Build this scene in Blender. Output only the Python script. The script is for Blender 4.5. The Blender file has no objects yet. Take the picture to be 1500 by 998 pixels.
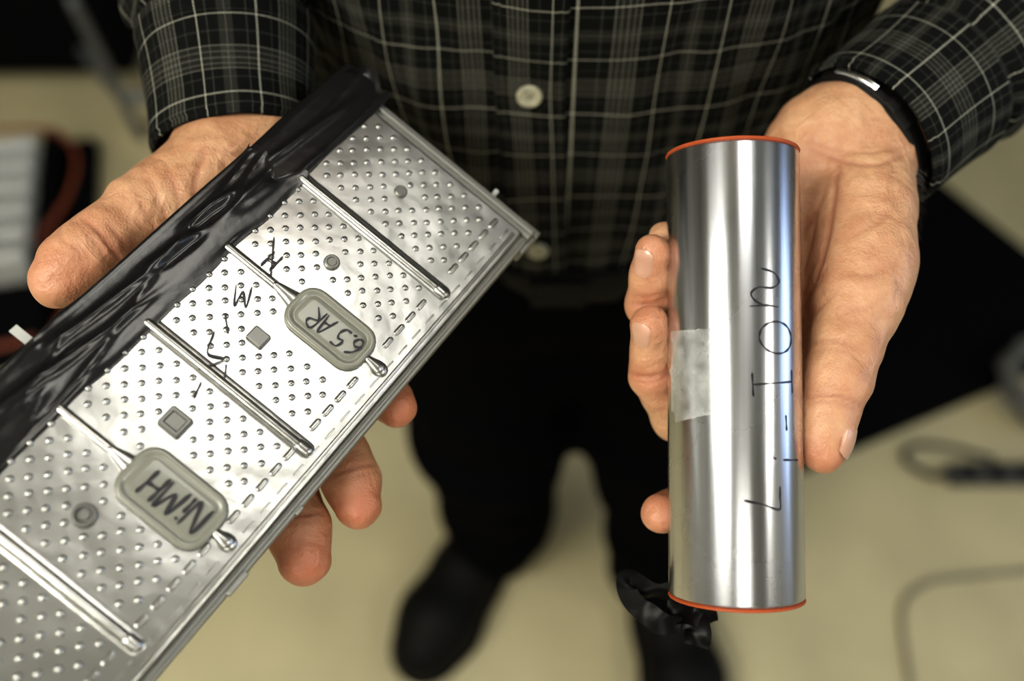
import bpy, bmesh, math, random
import numpy as np
from mathutils import Vector, Matrix, noise
random.seed(4); np.random.seed(4)
scene=bpy.context.scene
scene.view_settings.view_transform='Standard'
for lk in ('Medium High Contrast','Standard - Medium High Contrast'):
    try:
        scene.view_settings.look=lk; print('look',lk); break
    except Exception as ex: pass

# ------------------------------------------------------------------ frames
CAM=Vector((0,0,1.45)); PITCH=math.radians(60); FP=1333.3
R_=np.array([1,0,0.]); U_=np.array([0,math.sin(PITCH),math.cos(PITCH)]); N_=np.array([0,-math.cos(PITCH),math.sin(PITCH)])
C_=np.array(CAM)
def cm(px,py,d):            # image pixel and chosen depth -> camera frame (mm), z toward viewer
    return np.array([(px-750)*d/FP,(499-py)*d/FP,-d])
def w3(p):                  # camera frame mm -> world metres
    p=np.atleast_2d(p)*0.001
    return C_+p[:,:1]*R_+p[:,1:2]*U_+p[:,2:3]*N_
def pt(px,py,d): return Vector(w3(cm(px,py,d))[0])

# ------------------------------------------------------------------ materials
def newmat(name):
    m=bpy.data.materials.new(name); m.use_nodes=True
    return m,m.node_tree,m.node_tree.nodes['Principled BSDF']
def setp(b,**k):
    for a,v in k.items():
        b.inputs[a.replace('_',' ')].default_value=v
def simple(name,col,rough=.5,metal=0,bump=0,bscale=200,var=0,vscale=20,coat=0,spec=None,stretch=None):
    m,nt,b=newmat(name)
    b.inputs['Base Color'].default_value=(*col,1); b.inputs['Roughness'].default_value=rough; b.inputs['Metallic'].default_value=metal
    if coat: b.inputs['Coat Weight'].default_value=coat
    if spec is not None: b.inputs['Specular IOR Level'].default_value=spec
    tc=nt.nodes.new('ShaderNodeTexCoord'); mp=nt.nodes.new('ShaderNodeMapping'); nt.links.new(tc.outputs['Object'],mp.inputs[0])
    if stretch: mp.inputs['Scale'].default_value=stretch
    if bump:
        n=nt.nodes.new('ShaderNodeTexNoise'); n.inputs['Scale'].default_value=bscale; n.inputs['Detail'].default_value=4
        bp=nt.nodes.new('ShaderNodeBump'); bp.inputs['Strength'].default_value=bump; bp.inputs['Distance'].default_value=.001
        nt.links.new(mp.outputs[0],n.inputs['Vector']); nt.links.new(n.outputs['Fac'],bp.inputs['Height']); nt.links.new(bp.outputs[0],b.inputs['Normal'])
    if var:
        n=nt.nodes.new('ShaderNodeTexNoise'); n.inputs['Scale'].default_value=vscale; n.inputs['Detail'].default_value=5
        nt.links.new(mp.outputs[0],n.inputs['Vector'])
        cr=nt.nodes.new('ShaderNodeValToRGB')
        cr.color_ramp.elements[0].position=.3; cr.color_ramp.elements[1].position=.7
        cr.color_ramp.elements[0].color=(*[c*(1-var) for c in col],1); cr.color_ramp.elements[1].color=(*[min(1,c*(1+var)) for c in col],1)
        nt.links.new(n.outputs['Fac'],cr.inputs[0]); nt.links.new(cr.outputs[0],b.inputs['Base Color'])
    return m

M_floor=simple('vinyl_floor',(.42,.375,.235),.5,var=.10,vscale=6,bump=.05,bscale=60)
M_wall=simple('painted_wall',(.40,.395,.365),.7,bump=.05,bscale=90)
M_ceil=simple('ceiling_tile',(.45,.45,.43),.8,bump=.2,bscale=120)
M_black=simple('black_fabric',(.005,.005,.006),.85,bump=.4,bscale=500,spec=.15)
M_trouser=simple('black_trouser_cloth',(.0028,.0028,.0036),.9,bump=.4,bscale=700,spec=.02)
M_shoe=simple('black_leather',(.005,.005,.005),.6,bump=.2,bscale=200,spec=.12)
M_strap=simple('watch_strap_leather',(.006,.0055,.0055),.5,bump=.4,bscale=400,spec=.2)
M_mat=simple('black_rubber',(.004,.004,.005),.85,bump=.3,bscale=150,spec=.05)
M_tape=simple('black_electrical_tape',(.007,.007,.008),.25,bump=.15,bscale=160,spec=.6)
M_tail=simple('black_cloth_tape',(.004,.004,.004),.35,bump=.2,bscale=200,spec=.12)
M_dull=simple('dull_grey_metal',(.27,.27,.255),.5,metal=.5,bump=.1,bscale=300)
M_boss=simple('grey_boss_metal',(.20,.20,.19),.42,metal=.7)
M_orange=simple('orange_red_gasket',(.42,.08,.02),.5)
M_cable=simple('dull_orange_cable',(.20,.045,.018),.6)
M_ink=simple('black_marker_ink',(.012,.012,.018),.45)
M_white=simple('white_plastic',(.46,.47,.46),.4)
M_greyc=simple('grey_cable',(.14,.14,.13),.5)
M_chrome=simple('polished_steel',(.8,.8,.8),.14,metal=1)
M_nail=simple('fingernail',(.56,.32,.23),.28,coat=.3,var=.10,vscale=90)
M_button=simple('horn_button',(.36,.35,.27),.35,var=.25,vscale=300)
M_frame=simple('grey_steel_frame',(.14,.145,.15),.4,metal=.5)
M_hair=simple('dark_grey_hair',(.05,.04,.035),.7,bump=.6,bscale=200)
M_eye=simple('eye_white',(.7,.68,.65),.2); M_iris=simple('iris',(.05,.03,.02),.2)

def metal_sheet():
    m,nt,b=newmat('stamped_aluminium')
    b.inputs['Metallic'].default_value=1; b.inputs['Roughness'].default_value=.30
    tc=nt.nodes.new('ShaderNodeTexCoord')
    n=nt.nodes.new('ShaderNodeTexNoise'); n.inputs['Scale'].default_value=26; n.inputs['Detail'].default_value=3
    n2=nt.nodes.new('ShaderNodeTexNoise'); n2.inputs['Scale'].default_value=600; n2.inputs['Detail'].default_value=3
    nt.links.new(tc.outputs['Object'],n.inputs['Vector']); nt.links.new(tc.outputs['Object'],n2.inputs['Vector'])
    b1=nt.nodes.new('ShaderNodeBump'); b1.inputs['Strength'].default_value=.55; b1.inputs['Distance'].default_value=.0025
    b2=nt.nodes.new('ShaderNodeBump'); b2.inputs['Strength'].default_value=.06; b2.inputs['Distance'].default_value=.0005
    nt.links.new(n.outputs['Fac'],b1.inputs['Height']); nt.links.new(n2.outputs['Fac'],b2.inputs['Height'])
    nt.links.new(b1.outputs[0],b2.inputs['Normal']); nt.links.new(b2.outputs[0],b.inputs['Normal'])
    cr=nt.nodes.new('ShaderNodeValToRGB'); cr.color_ramp.elements[0].color=(.39,.39,.38,1); cr.color_ramp.elements[1].color=(.52,.52,.51,1)
    nt.links.new(n.outputs['Fac'],cr.inputs[0]); nt.links.new(cr.outputs[0],b.inputs['Base Color'])
    return m
M_sheet=metal_sheet()
def metal_can():
    m,nt,b=newmat('polished_aluminium_can')
    b.inputs['Metallic'].default_value=1; b.inputs['Anisotropic'].default_value=.75; b.inputs['Anisotropic Rotation'].default_value=.25
    tg=nt.nodes.new('ShaderNodeTangent'); tg.direction_type='RADIAL'; tg.axis='Z'; nt.links.new(tg.outputs[0],b.inputs['Tangent'])
    tc=nt.nodes.new('ShaderNodeTexCoord'); mp=nt.nodes.new('ShaderNodeMapping'); mp.inputs['Scale'].default_value=(1,1,.02)
    nt.links.new(tc.outputs['Object'],mp.inputs[0])
    n=nt.nodes.new('ShaderNodeTexNoise'); n.inputs['Scale'].default_value=160; n.inputs['Detail'].default_value=4
    nt.links.new(mp.outputs[0],n.inputs['Vector'])
    n3=nt.nodes.new('ShaderNodeTexNoise'); n3.inputs['Scale'].default_value=22; n3.inputs['Detail'].default_value=6
    nt.links.new(tc.outputs['Object'],n3.inputs['Vector'])
    mr=nt.nodes.new('ShaderNodeMapRange'); mr.inputs['To Min'].default_value=.20; mr.inputs['To Max'].default_value=.34
    nt.links.new(n3.outputs['Fac'],mr.inputs['Value']); nt.links.new(mr.outputs[0],b.inputs['Roughness'])
    bp=nt.nodes.new('ShaderNodeBump'); bp.inputs['Strength'].default_value=.14; bp.inputs['Distance'].default_value=.0007
    nt.links.new(n.outputs['Fac'],bp.inputs['Height']); nt.links.new(bp.outputs[0],b.inputs['Normal'])
    cr=nt.nodes.new('ShaderNodeValToRGB'); cr.color_ramp.elements[0].color=(.46,.47,.51,1); cr.color_ramp.elements[1].color=(.63,.64,.68,1)
    cr.color_ramp.elements[0].position=.3;cr.color_ramp.elements[1].position=.6
    nt.links.new(n.outputs['Fac'],cr.inputs[0]); nt.links.new(cr.outputs[0],b.inputs['Base Color'])
    return m
M_can=metal_can()
def pad_mat():
    m,nt,b=newmat('smoky_plastic_pad'); setp(b,Base_Color=(.21,.21,.18,1),Roughness=.3)
    b.inputs['Coat Weight'].default_value=.3
    return m
M_pad=pad_mat()
def clear_tape():
    m,nt,b=newmat('clear_adhesive_tape'); setp(b,Base_Color=(.75,.76,.75,1),Roughness=.16)
    tc=nt.nodes.new('ShaderNodeTexCoord'); n=nt.nodes.new('ShaderNodeTexNoise'); n.inputs['Scale'].default_value=120; n.inputs['Detail'].default_value=5
    nt.links.new(tc.outputs['Object'],n.inputs['Vector'])
    mr=nt.nodes.new('ShaderNodeMapRange'); mr.inputs['From Min'].default_value=.35; mr.inputs['From Max'].default_value=.7; mr.inputs['To Min'].default_value=.14; mr.inputs['To Max'].default_value=.5
    nt.links.new(n.outputs['Fac'],mr.inputs['Value']); nt.links.new(mr.outputs[0],b.inputs['Alpha'])
    bp=nt.nodes.new('ShaderNodeBump'); bp.inputs['Strength'].default_value=.5; bp.inputs['Distance'].default_value=.001
    nt.links.new(n.outputs['Fac'],bp.inputs['Height']); nt.links.new(bp.outputs[0],b.inputs['Normal'])
    return m
M_clear=clear_tape()
def skin_mat():
    m,nt,b=newmat('skin')
    tc=nt.nodes.new('ShaderNodeTexCoord')
    n=nt.nodes.new('ShaderNodeTexNoise'); n.inputs['Scale'].default_value=60; n.inputs['Detail'].default_value=8; n.inputs['Roughness'].default_value=.7
    nt.links.new(tc.outputs['Object'],n.inputs['Vector'])
    cr=nt.nodes.new('ShaderNodeValToRGB'); e=cr.color_ramp.elements
    e[0].position=.32; e[0].color=(.46,.225,.125,1); e[1].position=.68; e[1].color=(.64,.39,.235,1)
    nt.links.new(n.outputs['Fac'],cr.inputs[0])
    at=nt.nodes.new('ShaderNodeAttribute'); at.attribute_name='tint'
    mx=nt.nodes.new('ShaderNodeMixRGB'); mx.inputs[2].default_value=(.50,.16,.095,1)
    nt.links.new(at.outputs['Fac'],mx.inputs[0]); nt.links.new(cr.outputs[0],mx.inputs[1])
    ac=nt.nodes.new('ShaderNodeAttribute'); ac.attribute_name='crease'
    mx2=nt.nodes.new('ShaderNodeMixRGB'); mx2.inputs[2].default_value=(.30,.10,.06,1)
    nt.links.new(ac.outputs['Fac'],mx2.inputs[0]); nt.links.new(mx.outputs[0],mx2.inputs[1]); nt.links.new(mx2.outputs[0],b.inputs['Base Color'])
    v=nt.nodes.new('ShaderNodeTexVoronoi'); v.inputs['Scale'].default_value=620; v.feature='DISTANCE_TO_EDGE'
    nt.links.new(tc.outputs['Object'],v.inputs['Vector'])
    n2=nt.nodes.new('ShaderNodeTexNoise'); n2.inputs['Scale'].default_value=260; n2.inputs['Detail'].default_value=5
    nt.links.new(tc.outputs['Object'],n2.inputs['Vector'])
    n4=nt.nodes.new('ShaderNodeTexNoise'); n4.inputs['Scale'].default_value=75; n4.inputs['Detail'].default_value=5; n4.inputs['Distortion'].default_value=1.5
    nt.links.new(tc.outputs['Object'],n4.inputs['Vector'])
    b1=nt.nodes.new('ShaderNodeBump'); b1.inputs['Strength'].default_value=.35; b1.inputs['Distance'].default_value=.0007
    b2=nt.nodes.new('ShaderNodeBump'); b2.inputs['Strength'].default_value=.35; b2.inputs['Distance'].default_value=.0013
    b3=nt.nodes.new('ShaderNodeBump'); b3.inputs['Strength'].default_value=.35; b3.inputs['Distance'].default_value=.004
    nt.links.new(v.outputs['Distance'],b1.inputs['Height']); nt.links.new(n2.outputs['Fac'],b2.inputs['Height']); nt.links.new(n4.outputs['Fac'],b3.inputs['Height'])
    nt.links.new(b1.outputs[0],b2.inputs['Normal']); nt.links.new(b2.outputs[0],b3.inputs['Normal']); nt.links.new(b3.outputs[0],b.inputs['Normal'])
    b.inputs['Roughness'].default_value=.42
    b.inputs['Subsurface Weight'].default_value=.1; b.inputs['Subsurface Radius'].default_value=(1,.35,.2); b.inputs['Subsurface Scale'].default_value=.003
    return m
M_skin=skin_mat()
def plaid():
    m,nt,b=newmat('dark_plaid_flannel')
    uv=nt.nodes.new('ShaderNodeUVMap'); uv.uv_map='UVMap'
    sp=nt.nodes.new('ShaderNodeSeparateXYZ'); nt.links.new(uv.outputs[0],sp.inputs[0])
    def math_(op,a,bv=None,c=None):
        n=nt.nodes.new('ShaderNodeMath'); n.operation=op
        for i,x in enumerate((a,bv,c)):
            if x is None: continue
            if isinstance(x,(int,float)): n.inputs[i].default_value=x
            else: nt.links.new(x,n.inputs[i])
        return n.outputs[0]
    def stripes(src,stops,period):
        fr=math_('FRACT',math_('ADD',math_('DIVIDE',src,period),50.0))
        cr=nt.nodes.new('ShaderNodeValToRGB'); cr.color_ramp.interpolation='CONSTANT'
        el=cr.color_ramp.elements
        el[0].position=0; el[0].color=(stops[0][1],)*3+(1,)
        el[1].position=stops[1][0]; el[1].color=(stops[1][1],)*3+(1,)
        for p,v in stops[2:]:
            e=el.new(p); e.color=(v,v,v,1)
        nt.links.new(fr,cr.inputs[0]); return cr.outputs[0]
    P=.056
    st=[(0,.0),(.06,.12),(.072,.0),(.14,.95),(.153,0),(.26,.09),(.272,.0),(.33,.34),(.342,.06),(.37,.26),(.382,.06),(.41,.26),(.422,.06),(.45,.26),(.462,.06),(.49,.34),(.502,0),(.58,.08),(.59,0),(.68,.95),(.694,0),(.76,.12),(.772,0),(.85,.08),(.90,.22),(.912,.08),(.96,.0)]
    a=stripes(sp.outputs[0],st,P); c=stripes(sp.outputs[1],st,P*1.15)
    tw=math_('FRACT',math_('MULTIPLY',math_('ADD',sp.outputs[0],sp.outputs[1]),900.0))
    g=math_('GREATER_THAN',tw,.5); gi=math_('SUBTRACT',1.0,g)
    mix=math_('ADD',math_('MULTIPLY',a,math_('ADD',math_('MULTIPLY',g,.7),.3)),math_('MULTIPLY',c,math_('ADD',math_('MULTIPLY',gi,.6),.2)))
    n=nt.nodes.new('ShaderNodeTexNoise'); n.inputs['Scale'].default_value=1500; n.inputs['Detail'].default_value=2
    nt.links.new(uv.outputs[0],n.inputs['Vector'])
    fac=math_('MULTIPLY',mix,math_('ADD',n.outputs['Fac'],.15))
    mx=nt.nodes.new('ShaderNodeMixRGB'); mx.inputs[1].default_value=(.0065,.007,.0068,1); mx.inputs[2].default_value=(.52,.52,.44,1)
    cl=nt.nodes.new('ShaderNodeClamp'); nt.links.new(fac,cl.inputs[0]); nt.links.new(cl.outputs[0],mx.inputs[0])
    nt.links.new(mx.outputs[0],b.inputs['Base Color']); b.inputs['Roughness'].default_value=.9; b.inputs['Specular IOR Level'].default_value=.08
    bp=nt.nodes.new('ShaderNodeBump'); bp.inputs['Strength'].default_value=.4; bp.inputs['Distance'].default_value=.0006
    nt.links.new(n.outputs['Fac'],bp.inputs['Height']); nt.links.new(bp.outputs[0],b.inputs['Normal'])
    return m
M_plaid=plaid()
def emit(name,col,s):
    m=bpy.data.materials.new(name); m.use_nodes=True; nt=m.node_tree; nt.nodes.clear()
    o=nt.nodes.new('ShaderNodeOutputMaterial'); e=nt.nodes.new('ShaderNodeEmission'); e.inputs[0].default_value=(*col,1); e.inputs[1].default_value=s
    nt.links.new(e.outputs[0],o.inputs[0]); return m

# ------------------------------------------------------------------ mesh helpers
def empty(name,loc=(0,0,0)):
    e=bpy.data.objects.new(name,None); e.location=loc; e.empty_display_size=.05; scene.collection.objects.link(e); return e
def setparent(o,p):
    if p is not None:
        o.parent=p; o.matrix_parent_inverse=Matrix.Translation(-Vector(p.location))
def mk(name,verts,faces,mat,parent=None,smooth=True,uvs=None,tint=None,crease=None):
    me=bpy.data.meshes.new(name)
    me.from_pydata([tuple(map(float,v)) for v in verts],[],[tuple(map(int,f)) for f in faces]); me.update()
    if smooth: me.polygons.foreach_set('use_smooth',[True]*len(me.polygons))
    if uvs is not None:
        l=me.uv_layers.new(name='UVMap'); vi=np.zeros(len(me.loops),dtype=np.int32); me.loops.foreach_get('vertex_index',vi)
        l.data.foreach_set('uv',np.array(uvs,dtype=np.float32)[vi].ravel())
    for nm,arr_ in (('tint',tint),('crease',crease)):
        if arr_ is not None:
            a=me.attributes.new(nm,'FLOAT','POINT'); a.data.foreach_set('value',np.array(arr_,dtype=np.float32))
    if mat is not None: me.materials.append(mat)
    o=bpy.data.objects.new(name,me); scene.collection.objects.link(o); setparent(o,parent); return o
def gridfaces(nu,nv,closeu=False,off=0):
    F=[]
    for i in range(nv-1):
        for j in range(nu if closeu else nu-1):
            a=off+i*nu+j; b=off+i*nu+(j+1)%nu; c=off+(i+1)*nu+(j+1)%nu; d=off+(i+1)*nu+j
            F.append((a,b,c,d))
    return F
def box(name,lo,hi,mat,parent=None,bev=0,rot=None):
    lo=Vector(lo);hi=Vector(hi);c=(lo+hi)/2;s=hi-lo
    bm=bmesh.new(); bmesh.ops.create_cube(bm,size=1)
    for v in bm.verts: v.co=Vector((v.co.x*s.x,v.co.y*s.y,v.co.z*s.z))
    if bev: bmesh.ops.bevel(bm,geom=bm.edges[:],offset=bev,segments=3,affect='EDGES',profile=.5)
    me=bpy.data.meshes.new(name); bm.to_mesh(me); bm.free(); me.materials.append(mat)
    o=bpy.data.objects.new(name,me); o.location=c
    if rot is not None: o.rotation_euler=rot
    scene.collection.objects.link(o); setparent(o,parent); return o
def catmull(pts,n):
    P=[np.array(p,float) for p in pts]; P=[2*P[0]-P[1]]+P+[2*P[-1]-P[-2]]; out=[]
    for i in range(1,len(P)-2):
        for k in range(n):
            t=k/n; a,b,c,d=P[i-1],P[i],P[i+1],P[i+2]
            out.append(.5*((2*b)+(-a+c)*t+(2*a-5*b+4*c-d)*t*t+(-a+3*b-3*c+d)*t**3))
    out.append(P[-2]); return np.array(out)
def wire(name,pts,r,mat,parent=None,n=8,seg=10,cyc=False):
    c=catmull(pts,n); V=[];F=[]
    t=np.gradient(c,axis=0); t/=np.linalg.norm(t,axis=1)[:,None]
    up=np.array([0,0,1.]) if abs(t[0][2])<.9 else np.array([1.,0,0])
    e=np.cross(t[0],up); e/=np.linalg.norm(e)
    for i in range(len(c)):
        e=e-t[i]*e.dot(t[i]); e/=np.linalg.norm(e); f=np.cross(t[i],e)
        for j in range(seg):
            a=2*math.pi*j/seg; V.append(c[i]+r*(math.cos(a)*e+math.sin(a)*f))
    F=gridfaces(seg,len(c),True); F.append(tuple(range(seg))[::-1]); F.append(tuple(len(V)-seg+k for k in range(seg)))
    return mk(name,V,F,mat,parent)

# ------------------------------------------------------------------ implicit surface tools
def smin(a,b,k):
    h=np.maximum(k-np.abs(a-b),0)/k
    return np.minimum(a,b)-h*h*k*.25
def cap(P,a,b,ra,rb):
    ba=b-a; pa=P-a; L=max(float(ba@ba),1e-9)
    h=np.clip(pa@ba/L,0,1)
    return np.linalg.norm(pa-h[:,None]*ba,axis=1)-(ra+(rb-ra)*h)
def chain_caps(ch): return [(ch[i][0],ch[i+1][0],ch[i][1],ch[i+1][1]) for i in range(len(ch)-1)]
def chain_sdf(P,caps,k):
    d=None
    for c in caps:
        x=cap(P,*c); d=x if d is None else smin(d,x,k)
    return d
def nets(f,lo,hi,h,proj=None,iters=4):
    lo=np.array(lo,float);hi=np.array(hi,float); n=np.ceil((hi-lo)/h).astype(int)+1
    ax=[lo[i]+np.arange(n[i])*h for i in range(3)]
    V=np.empty(n,dtype=np.float32)
    YZ=np.stack(np.meshgrid(ax[1],ax[2],indexing='ij'),-1).reshape(-1,2)
    step=max(1,int(300000/len(YZ)))
    for i in range(0,n[0],step):
        xs=ax[0][i:i+step]; P=np.empty((len(xs),len(YZ),3)); P[:,:,0]=xs[:,None]; P[:,:,1:]=YZ[None]
        V[i:i+step]=f(P.reshape(-1,3)).reshape(len(xs),n[1],n[2])
    ins=V<0
    c=np.zeros(n-1,dtype=np.int8)
    for a in (0,1):
        for b in (0,1):
            for d in (0,1):
                c+=ins[a:n[0]-1+a,b:n[1]-1+b,d:n[2]-1+d]
    act=(c>0)&(c<8); idx=-np.ones(n-1,dtype=np.int64); ijk=np.argwhere(act); idx[act]=np.arange(len(ijk))
    acc=np.zeros((len(ijk),3)); cnt=np.zeros(len(ijk))
    cs=[(a,b,d) for a in (0,1) for b in (0,1) for d in (0,1)]
    for A in cs:
        for k in range(3):
            if A[k]==0:
                B=list(A); B[k]=1
                pa=ijk+np.array(A); pb=ijk+np.array(B)
                va=V[pa[:,0],pa[:,1],pa[:,2]]; vb=V[pb[:,0],pb[:,1],pb[:,2]]
                m=(va<0)!=(vb<0); t=np.where(m,va/np.where(m,va-vb,1),0)
                pos=np.array(A)[None]+t[:,None]*(np.array(B)-np.array(A))[None]
                acc[m]+=pos[m]; cnt[m]+=1
    verts=lo+(ijk+acc/cnt[:,None])*h
    faces=[]
    for k in range(3):
        e1=(k+1)%3; e2=(k+2)%3
        sl0=[slice(None)]*3; sl1=[slice(None)]*3; sl0[k]=slice(0,-1); sl1[k]=slice(1,None)
        s0=ins[tuple(sl0)]; s1=ins[tuple(sl1)]; p=np.argwhere(s0!=s1)
        p=p[(p[:,e1]>0)&(p[:,e2]>0)&(p[:,e1]<n[e1]-1)&(p[:,e2]<n[e2]-1)]
        E1=np.zeros(3,int);E1[e1]=1;E2=np.zeros(3,int);E2[e2]=1
        g=lambda q: idx[q[:,0],q[:,1],q[:,2]]
        Q=np.stack([g(p-E1-E2),g(p-E2),g(p),g(p-E1)],1)
        inside0=ins[p[:,0],p[:,1],p[:,2]]
        Q[~inside0]=Q[~inside0][:,::-1]
        faces.append(Q)
    faces=np.concatenate(faces); faces=faces[(faces>=0).all(1)]
    fn=proj or f
    for _ in range(iters): verts=project(fn,verts,h*.25,0,h*.8)
    return verts,faces
def grad(fn,v,e):
    g=np.zeros_like(v)
    for k in range(3):
        d=np.zeros(3);d[k]=e; g[:,k]=(fn(v+d)-fn(v-d))/(2*e)
    return g
def project(fn,v,e,level=0,mx=1e9):
    g=grad(fn,v,e); l=np.linalg.norm(g,axis=1)+1e-6; s=np.clip((fn(v)-level)/l,-mx,mx)
    return v-(s/l)[:,None]*g

# ================================================================== ROOM
fl=mk('floor',[(-3,-3,0),(3,-3,0),(3,3.6,0),(-3,3.6,0)],[(0,1,2,3)],M_floor,smooth=False)
box('wall_back',(-3.1,3.6,0),(3.1,3.7,2.7),M_wall); box('wall_front',(-3.1,-3.1,0),(3.1,-3,2.7),M_wall)
box('wall_left',(-3.1,-3,0),(-3,3.6,2.7),M_wall); box('wall_right',(3,-3,0),(3.1,3.6,2.7),M_wall)
box('ceiling',(-3.1,-3.1,2.7),(3.1,3.7,2.8),M_ceil)
M_lampA=emit('frosted_diffuser',(1,.97,.88),7.0)
M_lampB=emit('fluorescent_diffuser',(1,.965,.84),14.5)
M_fillD=emit('added_fill_diffuser',(1,.965,.84),10)  # emission of the added frontal fill panel
M_glow=emit('added_blue_glow',(.52,.68,1),3.6)  # bluish glow of the added, unseen window
def lamp(x,y,sx=.6,sy=1.2,m=M_lampB):
    e=empty('ceiling_light',(x,y,2.68))
    box('diffuser',(x-sx/2,y-sy/2,2.672),(x+sx/2,y+sy/2,2.685),m,e)
    for a,b in (((x-sx/2-.03,y-sy/2-.03,2.665),(x-sx/2,y+sy/2+.03,2.70)),((x+sx/2,y-sy/2-.03,2.665),(x+sx/2+.03,y+sy/2+.03,2.70)),
                ((x-sx/2,y-sy/2-.03,2.665),(x+sx/2,y-sy/2,2.70)),((x-sx/2,y+sy/2,2.665),(x+sx/2,y+sy/2+.03,2.70))):
        box('trim_bar',a,b,M_white,e)
lamp(.34,.50,.5,.62,M_lampA); lamp(-1.3,-.7,1.2,1.2); lamp(2.0,-.8,.45,1.2); lamp(.1,-2.1,1.0,.6,M_fillD)  # last panel is added as frontal fill for the shirt front
w=empty('added_window_1',(2.99,.2,1.5))  # unseen window, added to put a cool reflection on the metal cell
box('glow_pane',(2.985,-.5,1.1),(2.995,.9,2.1),M_glow,w)
for a,b in (((2.96,-.56,1.04),(3,-.5,2.16)),((2.96,.9,1.04),(3,.96,2.16)),((2.96,-.5,1.04),(3,.9,1.1)),((2.96,-.5,2.1),(3,.9,2.16)),((2.96,.18,1.1),(3,.22,2.1))):
    box('frame_bar',a,b,M_white,w)
for nm,a,b in (('baseboard_left',(-3,-3,0),(-2.985,3.6,.1)),('baseboard_right',(2.985,-3,0),(3,3.6,.1)),('baseboard_back',(-2.985,3.585,0),(2.985,3.6,.1))):
    box(nm,a,b,M_greyc)

# ================================================================== BATTERY MODULE
P0=cm(765,340,400); P1=cm(375,795,325); A0=cm(565,165,400)
S_=(P1-P0)/np.linalg.norm(P1-P0); T_=(A0-P0); T_=T_-S_*(T_@S_); T_/=np.linalg.norm(T_); Nn=np.cross(T_,S_)
def ml(v):   # module local (t,s,n) mm -> world
    v=np.atleast_2d(np.array(v,float)); return w3(P0+v[:,:1]*T_+v[:,1:2]*S_+v[:,2:3]*Nn)
mod=empty('nickel_metal_hydride_battery_module',tuple(ml((53,138,-10))[0]))
class Acc:
    def __init__(s): s.V=[];s.F=[]
    def layered(s,outline,layers,cap_=True):
        base=len(s.V); n=None
        for ins,h in layers:
            o=outline(ins); n=len(o)
            s.V+= [(x,y,h) for x,y in o]
        for i in range(len(layers)-1):
            for j in range(n):
                a=base+i*n+j;b=base+i*n+(j+1)%n; s.F.append((a,b,b+n,a+n))
        if cap_: s.F.append(tuple(base+(len(layers)-1)*n+j for j in range(n)))
    def box(s,a,b):
        x0,y0,z0=a;x1,y1,z1=b;k=len(s.V)
        s.V+=[(x0,y0,z0),(x1,y0,z0),(x1,y1,z0),(x0,y1,z0),(x0,y0,z1),(x1,y0,z1),(x1,y1,z1),(x0,y1,z1)]
        s.F+=[tuple(k+i for i in f) for f in ((0,3,2,1),(4,5,6,7),(0,1,5,4),(1,2,6,5),(2,3,7,6),(3,0,4,7))]
    def out(s,name,mat,parent,fn=ml,smooth=True): return mk(name,fn(s.V),s.F,mat,parent,smooth)
def stadium(t0,s0,t1,s1,r,n=8,taper=1):
    L=math.hypot(t1-t0,s1-s0); ang=math.atan2(s1-s0,t1-t0) if L else 0
    def o(ins):
        out=[]
        for k in range(n+1):
            a=ang+math.pi/2+math.pi*k/n; rr=max(r-ins,.02); out.append((t0+rr*math.cos(a),s0+rr*math.sin(a)))
        for k in range(n+1):
            a=ang-math.pi/2+math.pi*k/n; rr=max(r*taper-ins*taper,.02); out.append((t1+rr*math.cos(a),s1+rr*math.sin(a)))
        return out
    return o
def circ(t,s,r,n=14):
    return lambda ins:[(t+max(r-ins,.02)*math.cos(2*math.pi*k/n),s+max(r-ins,.02)*math.sin(2*math.pi*k/n)) for k in range(n)]
def rrect(t,s,hx,hy,rad,n=5):
    def o(ins):
        a_,b_,r_=hx-ins,hy-ins,max(rad-ins,.3); out=[]
        for q,(sx,sy) in enumerate(((1,1),(-1,1),(-1,-1),(1,-1))):
            for k in range(n+1):
                a=q*math.pi/2+math.pi/2*k/n; out.append((t+sx*(a_-r_)+r_*math.cos(a),s+sy*(b_-r_)+r_*math.sin(a)))
        return out
    return o
def dome(r,h,m=4): return [(r*(1-math.cos(math.pi/2*i/m)),h*math.sin(math.pi/2*i/m)) for i in range(m)]+[(r*.97,h)]
A=Acc(); A.layered(rrect(53,138,53,138,2.0),[(0,-19),(0,-1.0),(.3,-.3),(1.0,0)])
case=A.out('case',M_sheet,mod,smooth=False)
A=Acc()
ribs=[47.5,91,134,177,220,263]; bosses=[23,68.5,112,156,199,243]
for i,sr in enumerate(ribs):
    if i in (1,3):
        A.layered(stadium(56,sr,84,sr,1.9),dome(1.9,1.5))
        A.layered(stadium(50,sr,60,sr,4.2,taper=.42),dome(4.2,1.9))
        A.layered(stadium(8.5,sr,13.5,sr,3.2,taper=.55),dome(3.2,2.2))
        A.layered(stadium(7.2,sr,9,sr,3.2),dome(3.2,1.6))
    else:
        A.layered(stadium(9,sr,84,sr,1.9),dome(1.9,1.6))
        A.layered(stadium(8.5,sr,84,sr,3.4),[(0,0),(.5,.25),(1.6,.35)],False)
        A.layered(stadium(8,sr,11,sr,2.5),dome(2.5,1.9))
row=0; s=4.5
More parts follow.
